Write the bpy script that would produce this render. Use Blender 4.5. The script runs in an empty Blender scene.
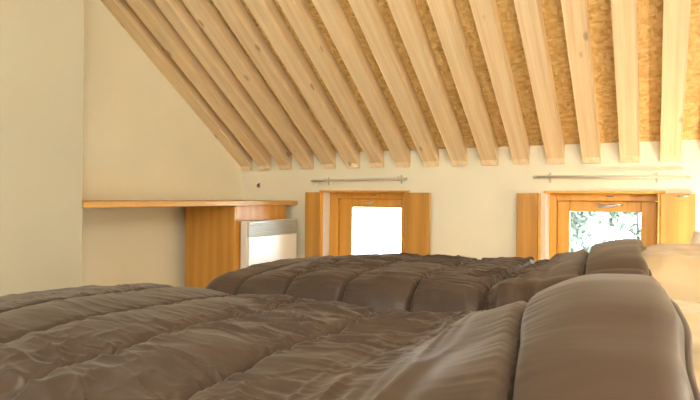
import bpy, bmesh, math, random
import numpy as np
from mathutils import Vector, Matrix

C = bpy.context.scene.collection
H = 0.85                    # eye height: z values below are given relative to it, then lifted
D = 3.70                    # distance of the low window wall
SL = 0.7243                 # roof slope
ZR = 0.2185                 # rafter underside where it meets the low wall
ZD = 0.3403                 # roof boards where they meet the low wall
UG = -3.105                 # gable wall
RIDGE = 0.15
REAR = -1.3
UR = 0.95
random.seed(5)
rng = np.random.RandomState(7)

# ------------------------------------------------------------------ materials
def new_mat(name):
    m = bpy.data.materials.new(name); m.use_nodes = True
    nt = m.node_tree
    return m, nt, nt.nodes['Principled BSDF']

def L(nt, a, b): nt.links.new(a, b)

def ramp(nt, stops):
    r = nt.nodes.new('ShaderNodeValToRGB')
    e = r.color_ramp.elements
    while len(e) < len(stops): e.new(0.5)
    for i, (p, c) in enumerate(stops):
        e[i].position = p; e[i].color = (*c, 1)
    return r

def coords(nt, scale, rot=(0, 0, 0), rand=True):
    tc = nt.nodes.new('ShaderNodeTexCoord'); mp = nt.nodes.new('ShaderNodeMapping')
    mp.inputs['Scale'].default_value = scale; mp.inputs['Rotation'].default_value = rot
    if rand:
        oi = nt.nodes.new('ShaderNodeObjectInfo'); mu = nt.nodes.new('ShaderNodeMath'); mu.operation = 'MULTIPLY'
        mu.inputs[1].default_value = 37.0
        L(nt, oi.outputs['Random'], mu.inputs[0])
        ad = nt.nodes.new('ShaderNodeVectorMath'); ad.operation = 'ADD'
        L(nt, tc.outputs['Object'], ad.inputs[0]); L(nt, mu.outputs[0], ad.inputs[1])
        L(nt, ad.outputs[0], mp.inputs['Vector'])
    else:
        L(nt, tc.outputs['Object'], mp.inputs['Vector'])
    return mp.outputs['Vector']

def noise(nt, vec, scale, detail=3, rough=.5, dist=0):
    n = nt.nodes.new('ShaderNodeTexNoise')
    n.inputs['Scale'].default_value = scale; n.inputs['Detail'].default_value = detail
    n.inputs['Roughness'].default_value = rough; n.inputs['Distortion'].default_value = dist
    L(nt, vec, n.inputs['Vector']); return n

def mixc(nt, a, b, fac, mode='MIX'):
    m = nt.nodes.new('ShaderNodeMix'); m.data_type = 'RGBA'; m.blend_type = mode
    for sock, v in ((m.inputs[6], a), (m.inputs[7], b), (m.inputs[0], fac)):
        if isinstance(v, (tuple, list)): sock.default_value = (*v, 1)
        elif isinstance(v, (int, float)): sock.default_value = v
        else: L(nt, v, sock)
    return m.outputs[2]

def bump(nt, bs, height, strength, dist):
    b = nt.nodes.new('ShaderNodeBump'); b.inputs['Strength'].default_value = strength; b.inputs['Distance'].default_value = dist
    L(nt, height, b.inputs['Height']); L(nt, b.outputs[0], bs.inputs['Normal'])

def wood(name, light, mid, dark, axis=0, rough=.5, knots=0.0, grain=1.0, figure=.5):
    """grain runs along local axis 0/1/2"""
    m, nt, bs = new_mat(name)
    s = [16 * grain] * 3; s[axis] = .8 * grain
    v = coords(nt, s)
    n1 = noise(nt, v, 1.0, 3, .6, .6)
    s2 = [90 * grain] * 3; s2[axis] = 2.5
    n2 = noise(nt, coords(nt, s2), 1.0, 2, .5)
    s3 = [2.6 * grain] * 3; s3[axis] = .35 * grain
    w = nt.nodes.new('ShaderNodeTexWave'); w.wave_type = 'RINGS'; w.rings_direction = 'XYZ'[axis]
    w.inputs['Scale'].default_value = 2.4; w.inputs['Distortion'].default_value = 3.0; w.inputs['Detail'].default_value = 2
    w.inputs['Detail Scale'].default_value = 1.2
    L(nt, coords(nt, s3), w.inputs['Vector'])
    mx = mixc(nt, n1.outputs['Fac'], w.outputs['Fac'], figure)
    r = ramp(nt, [(.15, dark), (.5, mid), (.85, light)])
    L(nt, mx, r.inputs['Fac'])
    r2 = ramp(nt, [(.3, (.86, .82, .76)), (.62, (1, 1, 1))]); L(nt, n2.outputs['Fac'], r2.inputs['Fac'])
    col = mixc(nt, r.outputs['Color'], r2.outputs['Color'], .7, 'MULTIPLY')
    if knots:
        sk = [7.0] * 3; sk[axis] = 3.2
        vo = nt.nodes.new('ShaderNodeTexVoronoi'); vo.inputs['Scale'].default_value = 1.0
        L(nt, coords(nt, sk), vo.inputs['Vector'])
        rk = ramp(nt, [(.0, (1, 1, 1)), (.065, (.9, .9, .9)), (.12, (0, 0, 0))]); L(nt, vo.outputs['Distance'], rk.inputs['Fac'])
        k = nt.nodes.new('ShaderNodeMath'); k.operation = 'MULTIPLY'; k.inputs[1].default_value = knots
        L(nt, rk.outputs['Color'], k.inputs[0])
        col = mixc(nt, col, tuple(c * .45 for c in dark), k.outputs[0])
    L(nt, col, bs.inputs['Base Color'])
    bs.inputs['Roughness'].default_value = rough
    bump(nt, bs, n2.outputs['Fac'], .15, .002)
    return m

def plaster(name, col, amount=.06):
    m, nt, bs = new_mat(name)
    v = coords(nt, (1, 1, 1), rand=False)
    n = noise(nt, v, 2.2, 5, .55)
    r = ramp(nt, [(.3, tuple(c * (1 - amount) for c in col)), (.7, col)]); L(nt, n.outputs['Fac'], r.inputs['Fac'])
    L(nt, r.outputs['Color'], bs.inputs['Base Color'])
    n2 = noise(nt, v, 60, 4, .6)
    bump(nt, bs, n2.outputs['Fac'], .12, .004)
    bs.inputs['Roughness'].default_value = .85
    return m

def plain(name, col, rough=.5, metal=0.0, var=.05, scale=30, spec=.5):
    m, nt, bs = new_mat(name)
    n = noise(nt, coords(nt, (1, 1, 1)), scale, 2)
    r = ramp(nt, [(.3, tuple(c * (1 - var) for c in col)), (.7, col)]); L(nt, n.outputs['Fac'], r.inputs['Fac'])
    L(nt, r.outputs['Color'], bs.inputs['Base Color'])
    bs.inputs['Roughness'].default_value = rough; bs.inputs['Metallic'].default_value = metal
    bs.inputs['Specular IOR Level'].default_value = spec
    return m

def fabric(name, col, rough=.6, sheen=.3, weave=700, spec=.4):
    m, nt, bs = new_mat(name)
    v = coords(nt, (1, 1, 1))
    n = noise(nt, v, 5, 4)
    r = ramp(nt, [(.3, tuple(c * .9 for c in col)), (.7, col)]); L(nt, n.outputs['Fac'], r.inputs['Fac'])
    L(nt, r.outputs['Color'], bs.inputs['Base Color'])
    n2 = noise(nt, v, weave, 2)
    bump(nt, bs, n2.outputs['Fac'], .12, .001)
    bs.inputs['Roughness'].default_value = rough
    bs.inputs['Specular IOR Level'].default_value = spec
    bs.inputs['Sheen Weight'].default_value = sheen
    bs.inputs['Sheen Roughness'].default_value = .4
    return m

def osb(name):
    m, nt, bs = new_mat(name)
    cols = []
    for k, (rz, sc) in enumerate(((.5, (26, 60, 40)), (-.7, (55, 24, 40)), (1.3, (34, 70, 40)))):
        v = coords(nt, sc, (0, 0, rz), rand=False)
        vo = nt.nodes.new('ShaderNodeTexVoronoi'); vo.inputs['Scale'].default_value = 1.0
        L(nt, v, vo.inputs['Vector'])
        sp = nt.nodes.new('ShaderNodeSeparateColor'); L(nt, vo.outputs['Color'], sp.inputs[0])
        cols.append(sp.outputs[0])
    n = noise(nt, coords(nt, (1, 1, 1), rand=False), 9, 2)
    sel = ramp(nt, [(.47, (0, 0, 0)), (.53, (1, 1, 1))]); L(nt, n.outputs['Fac'], sel.inputs['Fac'])
    a = mixc(nt, cols[0], cols[1], sel.outputs['Color'])
    b = mixc(nt, a, cols[2], .35)
    r = ramp(nt, [(.1, (.50, .31, .105)), (.45, (.65, .44, .165)), (.9, (.78, .585, .27))]); L(nt, b, r.inputs['Fac'])
    L(nt, r.outputs['Color'], bs.inputs['Base Color'])
    bs.inputs['Roughness'].default_value = .65
    bump(nt, bs, b, .2, .003)
    return m

def planks(name):
    m, nt, bs = new_mat(name)
    v = coords(nt, (1, 1, 1), rand=False)
    br = nt.nodes.new('ShaderNodeTexBrick'); L(nt, v, br.inputs['Vector'])
    br.inputs['Color1'].default_value = (.55, .42, .27, 1); br.inputs['Color2'].default_value = (.60, .46, .31, 1)
    br.inputs['Mortar'].default_value = (.1, .06, .03, 1); br.inputs['Scale'].default_value = 1
    br.inputs['Brick Width'].default_value = 1.1; br.inputs['Row Height'].default_value = .12; br.inputs['Mortar Size'].default_value = .003
    L(nt, br.outputs['Color'], bs.inputs['Base Color']); bs.inputs['Roughness'].default_value = .45
    return m

def glass_mat(name):
    m = bpy.data.materials.new(name); m.use_nodes = True; nt = m.node_tree; nt.nodes.clear()
    o = nt.nodes.new('ShaderNodeOutputMaterial'); mx = nt.nodes.new('ShaderNodeMixShader')
    t = nt.nodes.new('ShaderNodeBsdfTransparent'); t.inputs[0].default_value = (.96, .98, .97, 1)
    g = nt.nodes.new('ShaderNodeBsdfGlossy'); g.inputs['Roughness'].default_value = .02
    f = nt.nodes.new('ShaderNodeFresnel'); f.inputs['IOR'].default_value = 1.45
    L(nt, f.outputs[0], mx.inputs[0]); L(nt, t.outputs[0], mx.inputs[1]); L(nt, g.outputs[0], mx.inputs[2]); L(nt, mx.outputs[0], o.inputs[0])
    return m

def emit(name, col, s):
    m = bpy.data.materials.new(name); m.use_nodes = True; nt = m.node_tree; nt.nodes.clear()
    o = nt.nodes.new('ShaderNodeOutputMaterial'); e = nt.nodes.new('ShaderNodeEmission')
    e.inputs[0].default_value = (*col, 1); e.inputs[1].default_value = s; L(nt, e.outputs[0], o.inputs[0]); return m

M = dict(
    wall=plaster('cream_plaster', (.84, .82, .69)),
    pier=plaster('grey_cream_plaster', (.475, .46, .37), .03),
    rafter=wood('pale_pine', (.83, .69, .475), (.795, .635, .415), (.71, .52, .30), 0, .5, .75, 1.0, .25),
    honey=wood('honey_pine', (.76, .41, .08), (.72, .375, .065), (.67, .335, .05), 2, .38, .0, .9, .3),
    shutter=wood('shutter_wood', (.57, .30, .065), (.51, .26, .05), (.46, .225, .04), 2, .42, .0, .7, .55),
    cabinet=wood('cabinet_veneer', (.60, .31, .06), (.56, .275, .05), (.50, .235, .04), 2, .4, .0, .8, .5),
    shelf=wood('shelf_wood', (.70, .44, .15), (.64, .38, .115), (.56, .31, .085), 1, .38, .0, 1.0, .3),
    osb=osb('strand_board'),
    floor=planks('floor_boards'),
    quilt=fabric('brown_sateen', (.050, .0325, .0245), .52, .10, 500, .32),
    thread=fabric('brown_thread', (.022, .014, .010), .8, .0),
    pillow=fabric('beige_cotton', (.44, .33, .20), .75, .2, 500, .25),
    sheet=fabric('cream_sheet', (.72, .66, .56), .8, .1),
    heater=plain('white_enamel', (.80, .78, .73), .3, 0, .02),
    grille=plain('grille_enamel', (.50, .49, .42), .4, 0, .04),
    darkslot=plain('dark_slot', (.08, .075, .065), .6),
    metal=plain('satin_metal', (.72, .71, .69), .28, 1.0, .04),
    darkmetal=plain('dark_latch_metal', (.22, .2, .18), .4, 1.0),
    rod=plain('white_lacquer', (.55, .52, .45), .4),
    glass=glass_mat('window_glass'),
    white=plain('white_paint', (.80, .78, .74), .5),
    shade=plain('white_lamp_linen', (.80, .77, .70), .8, 0, .05, 200, .1),
    bedwood=wood('bed_frame_wood', (.34, .2, .1), (.3, .17, .08), (.22, .12, .05), 0, .45),
    render_w=plaster('white_render', (.86, .87, .88), .03),
    ground=plaster('pale_gravel', (.80, .80, .76), .12),
    leaf=plain('leaf_green', (.05, .075, .035), .5, 0, .45, 6),
    leaf2=plain('leaf_silver', (.085, .10, .065), .5, 0, .4, 6),
    bark=plain('bark', (.04, .034, .028), .9, 0, .4, 20),
    bulb=emit('warm_bulb', (1.0, .86, .64), 340.0),
    fill_bulb=emit('warm_fill_bulb', (1.0, .90, .73), 420.0),
    globe=emit('warm_fill_globe', (1.0, .90, .74), 78.0),
)

# ------------------------------------------------------------------ builders
def obj(name, bm, mat, parent=None, smooth=False):
    me = bpy.data.meshes.new(name)
    if parent is not None:
        bmesh.ops.translate(bm, verts=bm.verts, vec=-Vector(BASE[parent.name]))
    bmesh.ops.recalc_face_normals(bm, faces=bm.faces)
    bm.to_mesh(me); bm.free()
    if smooth:
        for p in me.polygons: p.use_smooth = True
    me.materials.append(M[mat] if isinstance(mat, str) else mat)
    o = bpy.data.objects.new(name, me); C.objects.link(o)
    if parent is not None: o.parent = parent
    return o

BASE = {}
def thing(name, label=None, cat=None, loc=(0, 0, 0), group=None, kind=None):
    o = bpy.data.objects.new(name, None); C.objects.link(o); o.location = loc; o.empty_display_size = .05
    BASE[o.name] = tuple(loc)
    return tag(o, label, cat, group, kind)

def tag(o, label=None, cat=None, group=None, kind=None):
    if label: o['label'] = label
    if cat: o['category'] = cat
    if group: o['group'] = group
    if kind: o['kind'] = kind
    return o

def centre(o, base):
    """put a one-mesh object's origin at base"""
    o.data.transform(Matrix.Translation(-Vector(base))); o.location = base

def box(bm, x0, x1, y0, y1, z0, z1, bev=0.0, seg=2):
    r = bmesh.ops.create_cube(bm, size=1)
    vs = r['verts']
    for v in vs:
        v.co = Vector((x0 + (v.co.x + .5) * (x1 - x0), y0 + (v.co.y + .5) * (y1 - y0), z0 + (v.co.z + .5) * (z1 - z0)))
    if bev:
        es = list({e for v in vs for e in v.link_edges})
        bmesh.ops.bevel(bm, geom=es, offset=bev, segments=seg, affect='EDGES', profile=.5)
    return bm

def B(*a, **k): return box(bmesh.new(), *a, **k)

def prism(bm, poly, a0, a1, axis=0):
    """polygon in the two other axes extruded along axis"""
    def mk(a, p):
        if axis == 0: return (a, p[0], p[1])
        if axis == 1: return (p[0], a, p[1])
        return (p[0], p[1], a)
    v0 = [bm.verts.new(mk(a0, p)) for p in poly]; v1 = [bm.verts.new(mk(a1, p)) for p in poly]
    n = len(poly)
    bm.faces.new(v0); bm.faces.new(list(reversed(v1)))
    for i in range(n): bm.faces.new((v0[i], v0[(i + 1) % n], v1[(i + 1) % n], v1[i]))
    return bm

def tube(bm, pts, r, seg=12, caps=True):
    rings = []
    n = len(pts)
    for i, p in enumerate(pts):
        p = Vector(p)
        t = (Vector(pts[min(i + 1, n - 1)]) - Vector(pts[max(i - 1, 0)])).normalized()
        a = Vector((0, 0, 1)) if abs(t.z) < .9 else Vector((1, 0, 0))
        s = t.cross(a).normalized(); q = s.cross(t)
        rr = r[i] if isinstance(r, (list, tuple)) else r
        rings.append([bm.verts.new(p + rr * (math.cos(2 * math.pi * k / seg) * s + math.sin(2 * math.pi * k / seg) * q)) for k in range(seg)])
    for a, b in zip(rings, rings[1:]):
        for k in range(seg): bm.faces.new((a[k], a[(k + 1) % seg], b[(k + 1) % seg], b[k]))
    if caps:
        bm.faces.new(rings[0]); bm.faces.new(list(reversed(rings[-1])))
    return bm

def lathe(bm, prof, c, seg=32, close=True):
    rings = [[bm.verts.new((c[0] + r * math.cos(2 * math.pi * k / seg), c[1] + r * math.sin(2 * math.pi * k / seg), c[2] + z)) for k in range(seg)] for r, z in prof]
    for a, b in zip(rings, rings[1:]):
        for k in range(seg): bm.faces.new((a[k], a[(k + 1) % seg], b[(k + 1) % seg], b[k]))
    if close:
        bm.faces.new(rings[0]); bm.faces.new(list(reversed(rings[-1])))
    return bm

def struct(name, bm, mat): return tag(obj(name, bm, mat), kind='structure')
def zz(z): return z + H
def roof(y, z0=ZR): return zz(z0 + (D - y) * SL)

# ------------------------------------------------------------------ the room
struct('floor', B(UG - .3, UR + .3, REAR - .3, D + .35, -.2, 0), 'floor')

W1 = (-2.325, -1.545, -.67, .046)       # openings: left, right, bottom, top (eye-relative z)
W2 = (-.612, .068, -.67, .046)
wb = bmesh.new()
zt = ZD + .0
cuts = [UG - .3, W1[0], W1[1], W2[0], W2[1], UR + .3]
Y0, Y1 = D, D + .34
for i in range(5):
    if i in (1, 3):
        box(wb, cuts[i], cuts[i + 1], Y0, Y1, 0, zz(W1[2]))
        box(wb, cuts[i], cuts[i + 1], Y0, Y1, zz(W1[3]), zz(zt))
    else:
        box(wb, cuts[i], cuts[i + 1], Y0, Y1, 0, zz(zt))
struct('wall_back', wb, 'wall')

ridge_z = roof(RIDGE, ZD)
rear_z = ridge_z - (RIDGE - REAR) * SL
gable = [(REAR - .25, 0), (D, 0), (D, roof(D, ZD)), (RIDGE, ridge_z), (REAR - .25, ridge_z - (RIDGE - REAR + .25) * SL)]
struct('wall_left', prism(bmesh.new(), gable, UG - .3, UG), 'wall')
struct('wall_right', prism(bmesh.new(), gable, UR, UR + .3), 'wall')
PY = 1.775
pier = [(REAR, 0), (PY, 0), (PY, roof(PY, ZD)), (RIDGE, ridge_z), (REAR, rear_z)]
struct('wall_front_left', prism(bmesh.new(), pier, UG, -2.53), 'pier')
# wall behind the camera with two openings added to let sky light in
RW = ((-1.75, -1.10), (-.55, .10)); rz0, rz1 = 1.4, 1.8
rb = bmesh.new()
rc = [UG, RW[0][0], RW[0][1], RW[1][0], RW[1][1], UR]
for i in range(5):
    if i in (1, 3):
        box(rb, rc[i], rc[i + 1], REAR - .25, REAR, 0, rz0); box(rb, rc[i], rc[i + 1], REAR - .25, REAR, rz1, rear_z)
    else: box(rb, rc[i], rc[i + 1], REAR - .25, REAR, 0, rear_z)
struct('wall_front', rb, 'wall')
# roof boards
T = .06
rp = [(D + .6, roof(D + .6, ZD)), (RIDGE, ridge_z), (RIDGE, ridge_z + T), (D + .6, roof(D + .6, ZD) + T)]
struct('ceiling', prism(bmesh.new(), rp, UG - .35, UR + .35), 'osb')
rq = [(REAR - .6, ridge_z - (RIDGE - REAR + .6) * SL), (RIDGE, ridge_z), (RIDGE, ridge_z + T), (REAR - .6, ridge_z - (RIDGE - REAR + .6) * SL + T)]
struct('ceiling_front', prism(bmesh.new(), rq, UG - .35, UR + .35), 'wall')

# ------------------------------------------------------------------ rafters
PITCH, RW_ = .2102, .104
ORD = ['first', 'second', 'third', 'fourth', 'fifth', 'sixth', 'seventh', 'eighth', 'ninth', 'tenth', 'eleventh', 'twelfth', 'thirteenth', 'fourteenth', 'fifteenth', 'sixteenth', 'seventeenth', 'eighteenth', 'nineteenth']
ang = math.atan(SL); ca = math.cos(ang); perp = (ZD - ZR) * ca
def rafter(i):
    u = -3.1035 + i * PITCH if i == 0 else -3.116 + i * PITCH
    w = RW_ + random.uniform(-.004, .004)
    ytop = PY + .002 if u < -2.53 else RIDGE
    # local frame: x runs down the slope to the wall, z is up off the underside; local origin at the lower underside end
    ln = (D - ytop) / ca
    bm = bmesh.new()
    a = (D - .03)                       # the foot: a plumb face a few cm before the wall
    def P(y, z): # world (y, z) to local slope frame
        dy, dz = y - D, z - (zz(ZR))
        return (-dy * -1 * ca * 1 + 0 if False else (dy * ca - dz * math.sin(ang)), dy * math.sin(ang) + dz * ca)
    pts = [(D - .002, zz(ZR) - .002), (D - .028, zz(ZR) - .002), (D - .034, roof(D - .034) + .008 + .0), (ytop, roof(ytop)),
           (ytop, roof(ytop, ZD) - .001), (D - .002, roof(D - .002, ZD) - .001)]
    loc = [P(*p) for p in pts]
    prism(bm, [(p[0], p[1]) for p in loc], 0, w, axis=1)
    bmesh.ops.bevel(bm, geom=[e for e in bm.edges if abs((e.verts[0].co - e.verts[1].co).x) > .5], offset=.004, segments=2, affect='EDGES')
    o = obj('rafter', bm, 'rafter')
    o.location = (u, D, zz(ZR))
    # local x -> down the slope (world +y, -z); local y -> world x ; local z -> off the slope
    m = Matrix(((0, 1, 0, u), (ca, 0, math.sin(ang), D), (-math.sin(ang), 0, ca, zz(ZR)), (0, 0, 0, 1)))
    o.matrix_world = m
    if i == 0: lab = 'first pale pine rafter, lying against the left gable wall'
    else: lab = '%s pale pine rafter of the sloping ceiling, counted from the left gable wall' % ORD[i]
    tag(o, lab, 'rafter', 'pine rafters of the sloping ceiling')
for i in range(19): rafter(i)

# ------------------------------------------------------------------ windows
YW = D + .13
def window(n, W, frame, sash, gl, handle_long):
    """window_n: lining, frame, sash, glass, handle and latch plate"""
    l, r, b, t = W
    root = thing('window_%d' % n, loc=((l + r) / 2, D + .1, zz(b)), kind='structure')
    f0, f1 = frame; s0, s1 = sash; g0, g1 = gl
    ln = bmesh.new()                                     # boarded reveal
    box(ln, l, f0 + .004, D - .010, YW + .05, zz(b), zz(t), .002)
    box(ln, f1 - .004, r, D - .010, YW + .05, zz(b), zz(t), .002)
    ro = obj('reveal', ln, 'white', root); ro['label'] = 'white painted side reveals'
    ln = bmesh.new()
    box(ln, f0 - .012, f1 + .012, D - .024, YW + .05, zz(t - .016), zz(t), .002)
    box(ln, f0 + .004, f1 - .004, D - .03, YW + .05, zz(b), zz(b + .025), .002)
    obj('lining', ln, 'honey', root)
    fr = bmesh.new()
    zt, zb = t - .016, b + .025
    y0, y1 = YW - .02, YW + .05
    box(fr, f0 + .004, s0, y0, y1, zz(zb), zz(zt), .003); box(fr, s1, f1 - .004, y0, y1, zz(zb), zz(zt), .003)
    box(fr, s0, s1, y0, y1, zz(-.016), zz(zt), .003); box(fr, s0, s1, y0, y1, zz(zb), zz(zb + .05), .003)
    ya, yb = YW + .038, YW + .05
    box(fr, s0 - .001, s0 + .016, ya, yb, zz(zb + .051), zz(-.017)); box(fr, s1 - .016, s1 + .001, ya, yb, zz(zb + .051), zz(-.017))
    box(fr, s0 + .016, s1 - .016, ya, yb, zz(-.034), zz(-.015)); box(fr, s0 + .016, s1 - .016, ya, yb, zz(zb + .049), zz(zb + .066))
    obj('window_frame', fr, 'honey', root)
    sa = bmesh.new()
    y0, y1 = YW, YW + .036
    zt2, zb2, gt, gb = -.020, zb + .053, -.086, zb + .125
    box(sa, s0 + .003, g0, y0, y1, zz(zb2), zz(zt2), .004); box(sa, g1, s1 - .003, y0, y1, zz(zb2), zz(zt2), .004)
    box(sa, g0, g1, y0, y1, zz(gt), zz(zt2), .004); box(sa, g0, g1, y0, y1, zz(zb2), zz(gb), .004)
    so = obj('sash', sa, 'honey', root)
    BASE[so.name] = BASE[root.name]
    ga = bmesh.new(); box(ga, g0 - .002, g1 + .002, YW + .016, YW + .021, zz(gb - .002), zz(gt + .002))
    obj('glass_pane', ga, 'glass', so)
    hb = bmesh.new()
    zc = -.049
    hx = g0 + (.20 if handle_long else .165)
    box(hb, hx - .032, hx + .012, YW - .010, YW + .001, zz(zc - .013), zz(zc + .013), .004)
    tube(hb, [(hx - .012, YW - .008, zz(zc)), (hx - .012, YW - .045, zz(zc))], .008)
    if handle_long:
        tube(hb, [(hx - .014, YW - .045, zz(zc - .002)), (hx + .03, YW - .049, zz(zc + .003)), (hx + .08, YW - .047, zz(zc + .009)), (hx + .112, YW - .043, zz(zc + .011))], [.010, .009, .008, .007])
    else:
        tube(hb, [(hx - .014, YW - .045, zz(zc)), (hx + .02, YW - .05, zz(zc + .003)), (hx + .045, YW - .047, zz(zc + .004))], [.010, .009, .007])
    ho = obj('handle', hb, 'metal', so, True); ho['label'] = 'silver lever handle'
    lb = B(hx + .02, hx + .062, YW - .024, YW - .018, zz(.008), zz(.015), .001)
    lo = obj('latch_plate', lb, 'darkmetal', root); lo['label'] = 'dark metal latch plate'
    return root
window(1, W1, (-2.296, -1.56), (-2.215, -1.595), (-2.10, -1.672), False)
window(2, W2, (-.600, .054), (-.552, .028), (-.474, -.062), True)

def shutter(x0, x1, hinge_left, label, glint=False, tilt=0.0, y1=D - .024, mat='shutter'):
    th = .028; z0, z1 = zz(-.655), zz(.030)
    root = thing('window_shutter', label, 'shutter', ((x0 if hinge_left else x1), y1, z0), 'wooden shutters beside the windows')
    bm = bmesh.new(); box(bm, x0, x1, y1 - th, y1, z0, z1, .003)
    obj('panel', bm, mat, root)
    hx = x0 if hinge_left else x1
    for z in (z0 + .1, z1 - .1):
        hb = bmesh.new(); tube(hb, [(hx, y1 - th / 2, z - .03), (hx, y1 - th / 2, z + .03)], .006)
        box(hb, hx - .004, hx + .004, y1 - th / 2, D - .001, z - .02, z + .02)
        obj('hinge', hb, 'darkmetal', root)
    eb = bmesh.new(); xe = x0 if hinge_left else x1; sg = -1 if hinge_left else 1
    box(eb, min(xe + sg * .003, xe + sg * .013), max(xe + sg * .003, xe + sg * .013), y1 - th + .006, D - .004, z0, z1, .002)
    obj('hinge_stile', eb, 'honey', root)
    if glint:
        bb = bmesh.new(); tube(bb, [(x0 + .085, y1 - th - .006, z1 - .014), (x0 + .145, y1 - th - .006, z1 - .014)], .005)  # metal strip put in for a pale highlight line on the shutter
        bo = obj('glint', bb, 'metal', root, True); bo['label'] = 'small silver bolt near the top edge'
    if tilt: root.rotation_euler.z = tilt
    return root
shutter(-2.427, -2.296, False, 'narrow brown wooden shutter left of the left window, beside the white heater', y1=D - .020)
shutter(-1.566, -1.376, True, 'brown wooden shutter right of the left window, with bare wall to its right')
shutter(-.775, -.645, False, 'brown wooden shutter left of the right window, with bare wall to its left')
shutter(.040, .214, True, 'bright yellow lit wooden shutter at the right edge, above the pillows', True)

# ------------------------------------------------------------------ curtain rods
def curtain_rod(x0, x1, zl, zr, brs, gl, label):
    root = thing('curtain_rod', label, 'curtain rod', ((x0 + x1) / 2, D, zz((zl + zr) / 2)), 'thin white curtain rods above the windows')
    y = D - .058
    rb = bmesh.new(); tube(rb, [(x0, y, zz(zl)), (x1, y, zz(zr))], .009)
    obj('rod', rb, 'rod', root, True)
    for x in brs:
        z = zl + (zr - zl) * (x - x0) / (x1 - x0)
        bb = bmesh.new()
        box(bb, x - .006, x + .006, D - .006, D - .0005, zz(z - .035), zz(z + .03), .002)
        tube(bb, [(x, D - .004, zz(z + .004)), (x, y, zz(z + .004))], .005)
        tube(bb, [(x, y, zz(z - .014)), (x, y, zz(z + .016))], .006)
        obj('bracket', bb, 'rod', root)
    for x in (x0, x1):
        eb = bmesh.new(); sg = 1 if x == x1 else -1; z = zl if x == x0 else zr
        tube(eb, [(x - sg * .004, y, zz(z)), (x + sg * .008, y, zz(z)), (x + sg * .014, y, zz(z))], [.0095, .0105, .006])
        obj('end_cap', eb, 'rod', root)
    for x in gl:
        gb = bmesh.new(); z = zl + (zr - zl) * (x - x0) / (x1 - x0)
        tube(gb, [(x, y, zz(z - .006)), (x, y, zz(z - .016)), (x + .002, y - .003, zz(z - .024)), (x, y, zz(z - .03))], [.003, .003, .006, .004], 8)
        obj('curtain_glider', gb, 'white', root)
    return root
curtain_rod(-2.352, -1.560, .120, .131, (-2.235, -1.612), (-2.345, -2.30, -2.255, -2.18, -2.09), 'thin white curtain rod with small gliders above the left window')
curtain_rod(-.655, .176, .134, .125, (-.575, .022), (), 'thin white curtain rod with bare length above the right window')

# mark on the wall: plaster chip shown by a tiny hook shape
hk = bmesh.new()
box(hk, -2.936, -2.920, D - .005, D - .0003, zz(.070), zz(.106), .002)
tube(hk, [(-2.928, D - .004, zz(.098)), (-2.928, D - .022, zz(.094)), (-2.928, D - .026, zz(.082)), (-2.928, D - .016, zz(.074))], .004, 8)
o = obj('wall_mark', hk, 'darkmetal'); centre(o, (-2.928, D, zz(.07)))
tag(o, 'tiny dark mark on the wall under the rafters, near the left corner', 'mark')

# ------------------------------------------------------------------ shelf, cabinet, heater
SU = -2.528
sb = bmesh.new()
box(sb, UG + .002, SU, PY + .004, D - .002, zz(-.071), zz(-.037), .004)
es = [e for e in sb.edges if all(v.co.x > SU - .01 and v.co.y > D - .02 for v in e.verts)]
so = obj('wall_shelf', sb, 'shelf'); centre(so, (UG, 2.7, zz(-.071)))
tag(so, 'long wooden shelf along the gable wall, running over the corner cabinet', 'shelf')

cx0, cx1, cy0, cy1 = UG + .085, SU - .022, 2.955, 3.565
cab = thing('corner_cabinet', 'orange-brown wooden cabinet in the corner under the shelf', 'cabinet', ((cx0 + cx1) / 2, (cy0 + cy1) / 2, 0))
obj('carcass', B(cx0 + .012, cx1 - .018, cy0 + .018, cy1, .07, zz(-.0725)), 'cabinet', cab)
obj('front_panel', B(cx0, cx1 - .0005, cy0, cy0 + .018, .07, zz(-.077), .002), 'cabinet', cab)
obj('side_panel', B(cx1 - .018, cx1, cy0 + .0185, cy1, .07, zz(-.0725), .002), 'cabinet', cab)
obj('plinth', B(cx0 + .04, cx1 - .04, cy0 + .05, cy1, 0, .07), 'bedwood', cab)
obj('filler_strip', B(UG + .002, cx0 - .002, cy0 + .10, cy0 + .12, 0, zz(-.0725)), 'bedwood', cab)

hx0, hx1, hy0, hy1 = SU - .008, SU + .060, 3.000, 3.612
hz0, hz1 = zz(-.64), zz(-.181)
ht = thing('convector_heater', 'white electric convector heater mounted on the end of the corner cabinet', 'heater', ((hx0 + hx1) / 2, (hy0 + hy1) / 2, hz0))
obj('casing', B(hx0, hx1 - .012, hy0, hy1, hz0, hz1, .006, 3), 'heater', ht)
obj('front_panel', B(hx1 - .0115, hx1, hy0 + .012, hy1 - .012, hz0 + .01, hz1 - .112, .004, 3), 'heater', ht)
gb = bmesh.new()
for k in range(9):
    z = hz1 - .016 - k * .0115
    prism(gb, [(hx1 - .0115, z - .004), (hx1 - .001, z - .008), (hx1 - .001, z - .004), (hx1 - .0115, z + .001)], hy0 + .014, hy1 - .014, axis=1)
for y in (hy0 + .008, hy1 - .014): box(gb, hx1 - .0115, hx1, y, y + .006, hz1 - .112, hz1 - .008)
box(gb, hx1 - .0115, hx1, hy0 + .008, hy1 - .008, hz1 - .012, hz1 - .004)
go = obj('air_grille', gb, 'grille', ht); go['label'] = 'grey-beige slatted air grille'
for y in (hy0 + .12, hy1 - .14):
    obj('wall_bracket', B(cx1 + .0005, hx0 - .0005, y, y + .03, hz0 + .1, hz1 - .06), 'darkmetal', ht)
obj('control_dial', lathe(bmesh.new(), [(.014, 0), (.014, .008), (.011, .010)], (hx0 + .03, hy1 - .05, hz1 - .001), 20), 'grille', ht)

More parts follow.
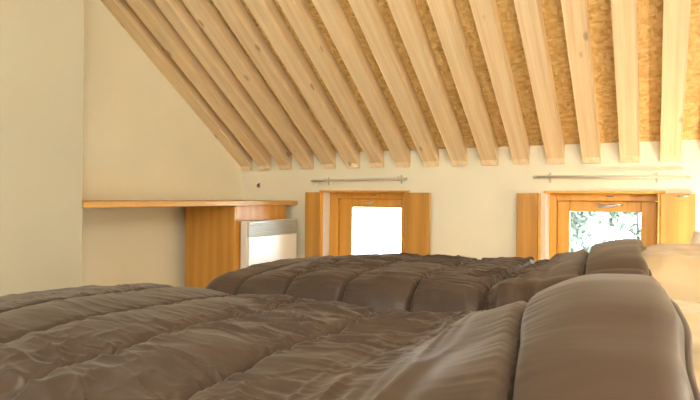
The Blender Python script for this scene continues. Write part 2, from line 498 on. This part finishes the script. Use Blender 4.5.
# ------------------------------------------------------------------ bedding
def vn(x, y, seed):
    tab = np.random.RandomState(seed).uniform(-1, 1, (256, 256))
    xi = np.floor(x).astype(int); yi = np.floor(y).astype(int)
    fx = x - xi; fy = y - yi
    fx = fx * fx * fx * (fx * (fx * 6 - 15) + 10); fy = fy * fy * fy * (fy * (fy * 6 - 15) + 10)
    g = lambda a, b: tab[a % 256, b % 256]
    return (g(xi, yi) * (1 - fx) + g(xi + 1, yi) * fx) * (1 - fy) + (g(xi, yi + 1) * (1 - fx) + g(xi + 1, yi + 1) * fx) * fy
def fbm(x, y, seed, n=3):
    s = 0; a = 1
    for k in range(n):
        s = s + a * vn(x * 2 ** k + 11.3 * k, y * 2 ** k + 5.7 * k, seed + k); a *= .5
    return s
def sst(a, b, x):
    t = np.clip((x - a) / (b - a), 0, 1); return t * t * (3 - 2 * t)

def grid_mesh(name, P):
    n, m = P.shape[:2]
    idx = np.arange(n * m).reshape(n, m)
    f = np.stack([idx[:-1, :-1], idx[1:, :-1], idx[1:, 1:], idx[:-1, 1:]], -1).reshape(-1, 4)
    me = bpy.data.meshes.new(name)
    me.vertices.add(n * m); me.vertices.foreach_set('co', P.reshape(-1).astype(np.float32))
    me.loops.add(f.size); me.loops.foreach_set('vertex_index', f.reshape(-1).astype(np.int32))
    me.polygons.add(len(f)); me.polygons.foreach_set('loop_start', (np.arange(len(f)) * 4).astype(np.int32))
    me.polygons.foreach_set('use_smooth', np.ones(len(f), bool))
    me.update(calc_edges=True); me.validate()
    return me

def quilt(name, dn, df, uf, hem, seams, seam_tilt, seed, ztop, amp, label, base_c, bulge=.143, crown_w=.50):
    R = .10; drop = .30
    nu, nd = 440, 400
    p = np.linspace(uf - drop, hem, nu)[:, None] * np.ones((1, nd))
    q = np.linspace(dn - drop, df + drop, nd)[None, :] * np.ones((nu, 1))
    ex = np.minimum(p - uf, 0); ey = np.where(q < dn, q - dn, np.where(q > df, q - df, 0))
    e = np.sqrt(ex ** 2 + ey ** 2); es = np.maximum(e, 1e-9)
    nx, ny = ex / es, ey / es
    qa = R * math.pi / 2
    a = np.minimum(e, qa) / R; ov = np.maximum(e - qa, 0)
    out = R * np.sin(a) + .05 * ov; dr = R * (1 - np.cos(a)) + ov
    dr = np.minimum(dr, .52)
    cu = np.clip(p, uf, hem); cd = np.clip(q, dn, df)
    X = cu + nx * out; Y = cd + ny * out
    mid = (dn + df) / 2
    # rise over the pillow, and a slight dome
    su = sst(-.40, -.07, cu)
    crown = np.clip(1 - ((cd - mid) / crown_w) ** 2, 0, 1) ** .8
    Z = ztop + bulge * su * crown - dr
    Z = Z + .007 * sst(-.22, hem, cu) * crown
    Z = Z - .012 * ((cd - mid) / (.5 * (df - dn))) ** 2 + .006 * fbm(cu * 2.5, cd * 2.5, seed + 40, 2)
    Z = Z - .036 * sst(uf + .42, uf - .02, cu)
    # hem rolls over and down
    hr = .012
    th = np.clip((p - (hem - hr)) / hr, 0, 1)
    Z = Z - .020 * (1 - np.sqrt(np.maximum(1 - th ** 2, 0)))
    X = X + .012 * th * fbm(q * 4, q * 0 + 3, seed + 9, 2)
    X = X + .045 * np.clip(mid - q, 0, .4) * sst(-.3, hem, p)
    P0 = np.stack([X, Y, Z], -1)
    gu = np.gradient(P0, axis=0); gd = np.gradient(P0, axis=1)
    N = np.cross(gu, gd); N /= np.maximum(np.linalg.norm(N, axis=-1, keepdims=True), 1e-9)
    N[N[..., 2] < -.2] *= 1
    # stitched panels
    sq = p + .010 * fbm(q * 3, q * 0 + 1.5, seed + 3, 2)
    puff = np.zeros_like(p); dist = np.full_like(p, 9.0)
    ss = sorted(seams)
    lines = [s + (seam_tilt * (mid + .25 - np.clip(q, dn - .1, df)) if abs(s - ss[-1]) < 1e-6 else 0 * q) for s in ss]
    lines = [lines[0] - .26] + lines + [np.full_like(q, hem + .25)]
    for l0, l1 in zip(lines, lines[1:]):
        w = (sq - l0) / (l1 - l0)
        inside = (w >= 0) & (w <= 1)
        puff = np.where(inside, np.sin(np.pi * np.clip(w, 0, 1)) ** .5, puff)
        dist = np.minimum(dist, np.abs(sq - l0))
    onb = sst(-.42, -.24, p)                                  # the smooth raised panel
    top = 1 - sst(.02, .14, e)
    h = puff * (.014 * (1 - onb) + .010 * onb)
    h = h - .020 * np.exp(-(dist / .0065) ** 2)
    # puckers at the stitching
    pk = fbm(q * 34 + 1.5 * vn(p * 6, q * 6, seed), p * 5, seed + 12, 2)
    h = h + (.0075 * (1 - .75 * onb)) * (.35 + .65 * sst(-1.25, -.75, p)) * np.exp(-dist / .035) * (1 - np.exp(-(dist / .010) ** 2)) * (1 - 1.6 * np.abs(pk)) * (.5 + .5 * top)
    # creases running along the bed
    warp = .6 * fbm(p * 4, q * 4, seed + 20, 2)
    skew = q + .10 * p + .02 * fbm(p * 5, q * 5, seed + 50, 2)
    r1 = 2.6 * (1 - np.abs(vn(p * 5.0 + warp, skew * 24 + warp, seed + 21))) ** 3 - 1.2
    r2 = 2.6 * (1 - np.abs(vn(p * 9.0 + warp, skew * 46 - warp, seed + 22))) ** 3 - 1.2
    r3 = 2.6 * (1 - np.abs(vn(p * 16 + warp, skew * 75, seed + 23))) ** 3 - 1.2
    modul = .35 + .65 * sst(-.5, .5, fbm(p * 3, q * 4, seed + 24, 2))
    h = h + amp * (1 - .98 * onb) * (.40 + .60 * sst(-1.25, -.75, p)) * modul * (.25 + .75 * top) * (.0052 * r1 + .0030 * r2 + .0009 * r3)
    h = h + .003 * (1 - onb) * fbm(p * 6, q * 7, seed + 25, 2)
    # long pulled folds climbing to the raised panel
    band = sst(-.50, -.36, p) * (1 - sst(-.30, -.20, p))
    pd = p + .10 * (q - mid) * 0 + .03 * fbm(q * 3, p * 2, seed + 30, 2)
    rb = 1 - np.abs(vn(pd * 17, q * 2.2, seed + 31)) * 2
    rb2 = 1 - np.abs(vn(pd * 34, q * 3.5, seed + 32)) * 2
    h = h + band * (.013 * rb + .005 * rb2)
    h = h + onb * .007 * fbm(p * 4.5, q * 5.5, seed + 33, 2)
    h = h + (1 - top) * .006 * fbm(p * 12, q * 4, seed + 34, 2)
    P = P0 + N * h[..., None]
    P[..., 2] = np.maximum(P[..., 2], .12)
    base = np.array(base_c)
    root = thing(name, label, 'quilt', base_c, 'matching brown quilts')
    me = grid_mesh('cover', P - base)
    me.materials.append(M['quilt'])
    o = bpy.data.objects.new('cover', me); C.objects.link(o); o.parent = root
    md = o.modifiers.new('thick', 'SOLIDIFY'); md.thickness = .022; md.offset = -1
    # stitching threads sit in the grooves, the hem has a corded edge
    for l in lines[1:-1]:
        pts = []
        for j in range(20, nd - 20, 3):
            d_ = sq[:, j] - l[:, j]
            i = int(np.argmax(d_ > 0)); t_ = d_[i] / (d_[i] - d_[i - 1])
            pts.append(tuple(P[i, j] * (1 - t_) + P[i - 1, j] * t_ + N[i, j] * .0012))
        tb = bmesh.new(); tube(tb, pts, .0034, 6)
        so = obj('seam_stitching', tb, 'thread', root, True)
    tb = bmesh.new(); tube(tb, [tuple(P[-1, j] + np.array((.001, 0, -.002))) for j in range(0, nd, 3)], .005, 8)
    obj('hem_piping', tb, 'quilt', root, True)
    return root

NEAR = (.53, 1.195); FAR = (1.545, 2.205)
ZQ = zz(-.274)
quilt('quilt', NEAR[0], NEAR[1], -1.66, .004, (-.205, -.575, -.83, -1.055, -1.285, -1.515), .13, 101, ZQ, .9,
      'dark brown channel-quilted cover on the nearer bed, filling the foreground', (-.7, .885, .55))
quilt('quilt', FAR[0], FAR[1], -1.34, -.032, (-.195, -.40, -.61, -.83, -1.045, -1.25), .05, 202, ZQ + .028, 1.1,
      'dark brown channel-quilted cover on the farther bed, below the windows', (-.7, 1.875, .55), bulge=.111)

def pillow(cx, cy, lx, ly, ztop, zbot, seed, label, piping=True):
    n = 90
    a = np.linspace(-1, 1, n)[:, None] * np.ones((1, n)); b = a.T
    hx, hy = lx / 2, ly / 2
    prof = (np.clip(1 - a ** 4, 0, 1) * np.clip(1 - b ** 4, 0, 1)) ** .5
    pinch = 1 - .07 * (1 - np.abs(a) ** 2) * np.abs(b) ** 4
    pinch2 = 1 - .07 * (1 - np.abs(b) ** 2) * np.abs(a) ** 4
    X = a * hx * pinch2; Y = b * hy * pinch
    zm = zbot + .35 * (ztop - zbot)
    cr = .010 * fbm(a * 3 + 1, b * 3, seed, 3) * (prof ** .5) + .006 * prof * (1 - 2 * np.abs(vn(a * 3 + b * 2, b * 6 - a * 2, seed + 5))) * (np.abs(a) ** 1.5)
    top = np.stack([X, Y, zm + (ztop - zm) * prof + cr], -1)
    bot = np.stack([X, Y, zm - (zm - zbot) * np.minimum(1, 1.2 * prof)], -1)
    root = thing('pillow', label, 'pillow', (cx, cy, zbot), 'beige pillows at the bed heads')
    bm = bmesh.new()
    for G, flip in ((top, 0), (bot, 1)):
        vs = [[bm.verts.new((cx + G[i, j, 0], cy + G[i, j, 1], G[i, j, 2])) for j in range(n)] for i in range(n)]
        for i in range(n - 1):
            for j in range(n - 1): bm.faces.new((vs[i][j], vs[i + 1][j], vs[i + 1][j + 1], vs[i][j + 1]))
    bmesh.ops.remove_doubles(bm, verts=bm.verts, dist=1e-5)
    obj('pillowcase', bm, 'pillow', root, True)
    ring = [(cx + X[i, j], cy + Y[i, j], zm) for i, j in [(k, 0) for k in range(0, n, 3)] + [(n - 1, k) for k in range(0, n, 3)] + [(k, n - 1) for k in range(n - 1, -1, -3)] + [(0, k) for k in range(n - 1, -1, -3)]]
    rg = [ring[0]]
    for p_ in ring[1:]:
        if (Vector(p_) - Vector(rg[-1])).length > .004: rg.append(p_)
    tb = bmesh.new(); tube(tb, rg + [rg[0]], .003, 6)
    obj('edge_piping', tb, 'pillow', root, True)
pillow(.115, .885, .50, .60, zz(-.160), zz(-.312), 300, 'light beige pillow on the nearer bed, at the right edge of the picture')
pillow(.20, 1.865, .62, .60, zz(-.140), zz(-.312), 330, 'tan beige pillow on the farther bed, below the yellow shutter')

def bed(x0, y0, y1, label):
    x1 = x0 + 2.06
    root = thing('bed', label, 'bed', ((x0 + x1) / 2, (y0 + y1) / 2, 0), 'single beds side by side')
    ms = bmesh.new(); box(ms, x0 + .02, x1, y0, y1, .34, zz(-.3125), .035, 4)
    mo = obj('mattress', ms, 'sheet', root, True)
    obj('bed_base', B(x0 + .03, x1, y0 + .01, y1 - .01, .22, .339, .006), 'bedwood', root)
    for x in (x0 + .08, x1 - .06):
        for y in (y0 + .06, y1 - .06):
            obj('leg', tube(bmesh.new(), [(x, y, 0), (x, y, .2195)], [.022, .03], 14), 'bedwood', root)
bed(-1.67, .50, 1.25, 'nearer single bed under the foreground brown quilt')
bed(-1.36, 1.51, 2.26, 'farther single bed under the brown quilt by the windows')

# ------------------------------------------------------------------ bedside things at the right edge
ns = thing('nightstand', 'small wooden nightstand carrying the lamps beside the farther bed', 'nightstand', (.47, 2.98, 0))
obj('top', B(.17, .80, 2.62, 3.36, .38, .40, .003), 'cabinet', ns)
obj('body', B(.19, .78, 2.64, 3.34, .08, .3795, .003), 'cabinet', ns)
dr = obj('drawer', B(.22, .75, 2.622, 2.6395, .22, .36, .003), 'cabinet', ns); BASE[dr.name] = BASE[ns.name]
obj('knob', lathe(bmesh.new(), [(.004, 0), (.012, .004), (.013, .012), (.006, .016)], (.485, 2.612, .285), 16), 'metal', dr)
for x in (.22, .75):
    for y in (2.67, 3.31): obj('leg', tube(bmesh.new(), [(x, y, 0), (x, y, .0795)], .018, 12), 'bedwood', ns)

lx, ly = .262, 2.80
lp = thing('table_lamp', 'table lamp with a white conical shade just behind the far pillow', 'lamp', (lx, ly, .40))
obj('base', lathe(bmesh.new(), [(.06, .0005), (.062, .008), (.05, .018), (.014, .026), (.012, .06)], (lx, ly, .40)), 'metal', lp, True)
obj('stem', tube(bmesh.new(), [(lx, ly, .459), (lx, ly, .62)], .010), 'metal', lp, True)
sh = bmesh.new(); s0, s1 = zz(-.29), zz(-.140)
lathe(sh, [(.138, 0), (.105, s1 - s0), (.103, s1 - s0), (.136, 0), (.138, 0)], (lx, ly, s0), 40, False)
bmesh.ops.remove_doubles(sh, verts=sh.verts, dist=1e-5)
obj('lamp_shade', sh, 'shade', lp, True)
rg = bmesh.new()
for k in range(3):
    a = 2 * math.pi * k / 3
    tube(rg, [(lx, ly, .615), (lx + .105 * math.cos(a), ly + .105 * math.sin(a), .66)], .002, 6)
obj('shade_ring', rg, 'metal', lp)

def bulb_lamp(bx, by, bz, mat, label, tb):
  bl = thing('bulb_lamp', label, 'lamp', (bx, by, tb))
  h_ = bz - tb
  obj('base', lathe(bmesh.new(), [(.05, .0005), (.05, .015), (.012, .025), (.010, h_ - .05), (.016, h_ - .045), (.016, h_ - .034)], (bx, by, tb)), 'metal', bl, True)
  bb = bmesh.new(); bmesh.ops.create_uvsphere(bb, u_segments=20, v_segments=12, radius=.032, matrix=Matrix.Translation((bx, by, bz)))
  obj('bulb', bb, mat, bl, True)
bulb_lamp(.46, 3.22, zz(-.26), 'bulb', 'small bare-bulb lamp on the nightstand behind the far pillow', .40)
bulb_lamp(.86, 1.38, zz(.12), 'fill_bulb', 'added unseen bare-bulb fill light between the bed heads', 0)  # extra bulb put in to throw light across gable wall and rafters
px, py_, pz = .55, -.55, 1.45  # globe light added behind the camera for warm fill
pl = thing('fill_lamp', 'added globe fill light on a stand, unseen behind the viewer', 'lamp', (px, py_, 0))
gb = bmesh.new(); bmesh.ops.create_uvsphere(gb, u_segments=28, v_segments=16, radius=.16, matrix=Matrix.Translation((px, py_, pz)))
obj('globe', gb, 'globe', pl, True)
obj('stand', lathe(bmesh.new(), [(.14, .0005), (.14, .02), (.02, .03), (.014, .3), (.014, pz - .17), (.05, pz - .165), (.05, pz - .153)], (px, py_, 0)), 'metal', pl, True)

# ------------------------------------------------------------------ rear windows, added behind the camera for sky light
for n, (a, b) in enumerate(RW):
    root = thing('window_%d' % (n + 3), loc=((a + b) / 2, REAR - .12, rz0), kind='structure')
    fr = bmesh.new()
    y0, y1 = REAR - .16, REAR - .10
    box(fr, a, a + .06, y0, y1, rz0, rz1); box(fr, b - .06, b, y0, y1, rz0, rz1)
    box(fr, a + .06, b - .06, y0, y1, rz1 - .06, rz1); box(fr, a + .06, b - .06, y0, y1, rz0, rz0 + .06)
    fo = obj('window_frame', fr, 'honey', root); BASE[fo.name] = BASE[root.name]
    obj('glass_pane', B(a + .059, b - .059, REAR - .133, REAR - .128, rz0 + .059, rz1 - .059), 'glass', fo)

# ------------------------------------------------------------------ outdoors
GZ = -3.0
g = bmesh.new()
pr = [(D + .34, GZ), (9, GZ), (16, GZ + .3), (30, GZ + 1.2), (70, GZ + 3.2), (70, GZ - .6), (D + .34, GZ - .6)]
prism(g, pr, -70, 40)
struct('ground', g, 'ground')
hs = thing('backdrop', 'made-up overexposed white house seen through the left window', 'backdrop', (-8.8, 15.5, GZ))  # white block put outside so the left window reads bright white
wl = bmesh.new(); box(wl, -13.5, -4.2, 13.0, 19.0, GZ - .1, .75)
obj('wall', wl, 'render_w', hs)
rf = bmesh.new(); prism(rf, [(12.7, .75), (19.3, .75), (16, 1.5)], -13.9, -3.9)
obj('roof', rf, 'ground', hs)

def tree(x, y, zb, ht, rad, n, leafmat, label, seed):
    rs = random.Random(seed)
    root = thing('tree', label, 'tree', (x, y, zb), 'trees outside the right window')
    tb = bmesh.new(); tube(tb, [(x, y, zb), (x + .05, y, zb + ht * .4), (x - .04, y + .05, zb + ht * .8)], [.09, .06, .02], 8)
    for k in range(9):
        a = rs.uniform(0, 6.28); z0 = zb + ht * rs.uniform(.25, .7)
        tube(tb, [(x, y, z0), (x + rad * .8 * math.cos(a), y + rad * .8 * math.sin(a), z0 + rs.uniform(.2, .7))], [.03, .008], 6)
    obj('trunk', tb, 'bark', root)
    fb = bmesh.new()
    blobs = [(rs.uniform(-.75, .75) * rad, rs.uniform(-.6, .6) * rad, ht * rs.uniform(.2, 1.0), rad * rs.uniform(.22, .42)) for _ in range(26)]
    for k in range(n):
        b_ = rs.choice(blobs)
        c = Vector((x + b_[0] + rs.gauss(0, .5) * b_[3], y + b_[1] + rs.gauss(0, .5) * b_[3], zb + b_[2] + rs.gauss(0, .5) * b_[3]))
        s = rs.uniform(.05, .11)
        ax = Vector((rs.gauss(0, 1), rs.gauss(0, 1), rs.gauss(0, 1))).normalized(); bx_ = ax.orthogonal().normalized()
        vs = [fb.verts.new(c + ax * s * 1.5), fb.verts.new(c + bx_ * s * .6), fb.verts.new(c - ax * s * 1.5), fb.verts.new(c - bx_ * s * .6)]
        fb.faces.new(vs)
    obj('foliage', fb, leafmat, root)
tree(-1.30, 10.4, GZ + .1, 4.3, .95, 3800, 'leaf2', 'pale silvery tree outside, left in the right window', 1)
tree(-.25, 12.8, GZ + .2, 4.4, 1.15, 3800, 'leaf', 'green tree outside, right in the right window', 2)

# ------------------------------------------------------------------ light
w = bpy.data.worlds.new('sky'); bpy.context.scene.world = w; w.use_nodes = True
nt = w.node_tree; bg = nt.nodes['Background']
tc = nt.nodes.new('ShaderNodeTexCoord'); sx = nt.nodes.new('ShaderNodeSeparateXYZ'); L(nt, tc.outputs['Generated'], sx.inputs[0])
r = ramp(nt, [(.0, (.86, .92, 1.0)), (.5, (.70, .84, 1.0))]); L(nt, sx.outputs['Z'], r.inputs['Fac'])
L(nt, r.outputs['Color'], bg.inputs['Color']); bg.inputs['Strength'].default_value = 26

def portal(x0, x1, z0, z1, y, face):
    ld = bpy.data.lights.new('sky_portal', 'AREA'); ld.shape = 'RECTANGLE'; ld.size = x1 - x0; ld.size_y = z1 - z0
    ld.cycles.is_portal = True
    o = bpy.data.objects.new('sky_portal', ld); C.objects.link(o)
    o.location = ((x0 + x1) / 2, y, (z0 + z1) / 2)
    o.rotation_euler = (math.pi / 2 * (1 if face > 0 else -1), 0, 0)
for a, b in RW: portal(a, b, rz0, rz1, REAR - .2, 1)
portal(W1[0], W1[1], zz(W1[2]), zz(W1[3]), D + .3, -1)
portal(W2[0], W2[1], zz(W2[2]), zz(W2[3]), D + .3, -1)

# ------------------------------------------------------------------ camera
cd = bpy.data.cameras.new('camera'); cam = bpy.data.objects.new('camera', cd); C.objects.link(cam)
cd.sensor_width = 36; cd.lens = 547.665 / 700 * 36; cd.shift_y = -3.63 / 700; cd.clip_start = .02
cam.matrix_world = Matrix.Translation((0, 0, H)) @ Matrix.Rotation(.5047, 4, 'Z') @ Matrix.Rotation(math.pi / 2, 4, 'X') @ Matrix.Rotation(.0079, 4, 'Z')
sc = bpy.context.scene; sc.camera = cam
sc.view_settings.view_transform = 'Standard'; sc.view_settings.look = 'None'; sc.view_settings.gamma = 1
sc.view_settings.exposure = 0.68
sc.cycles.max_bounces = 10; sc.cycles.diffuse_bounces = 6
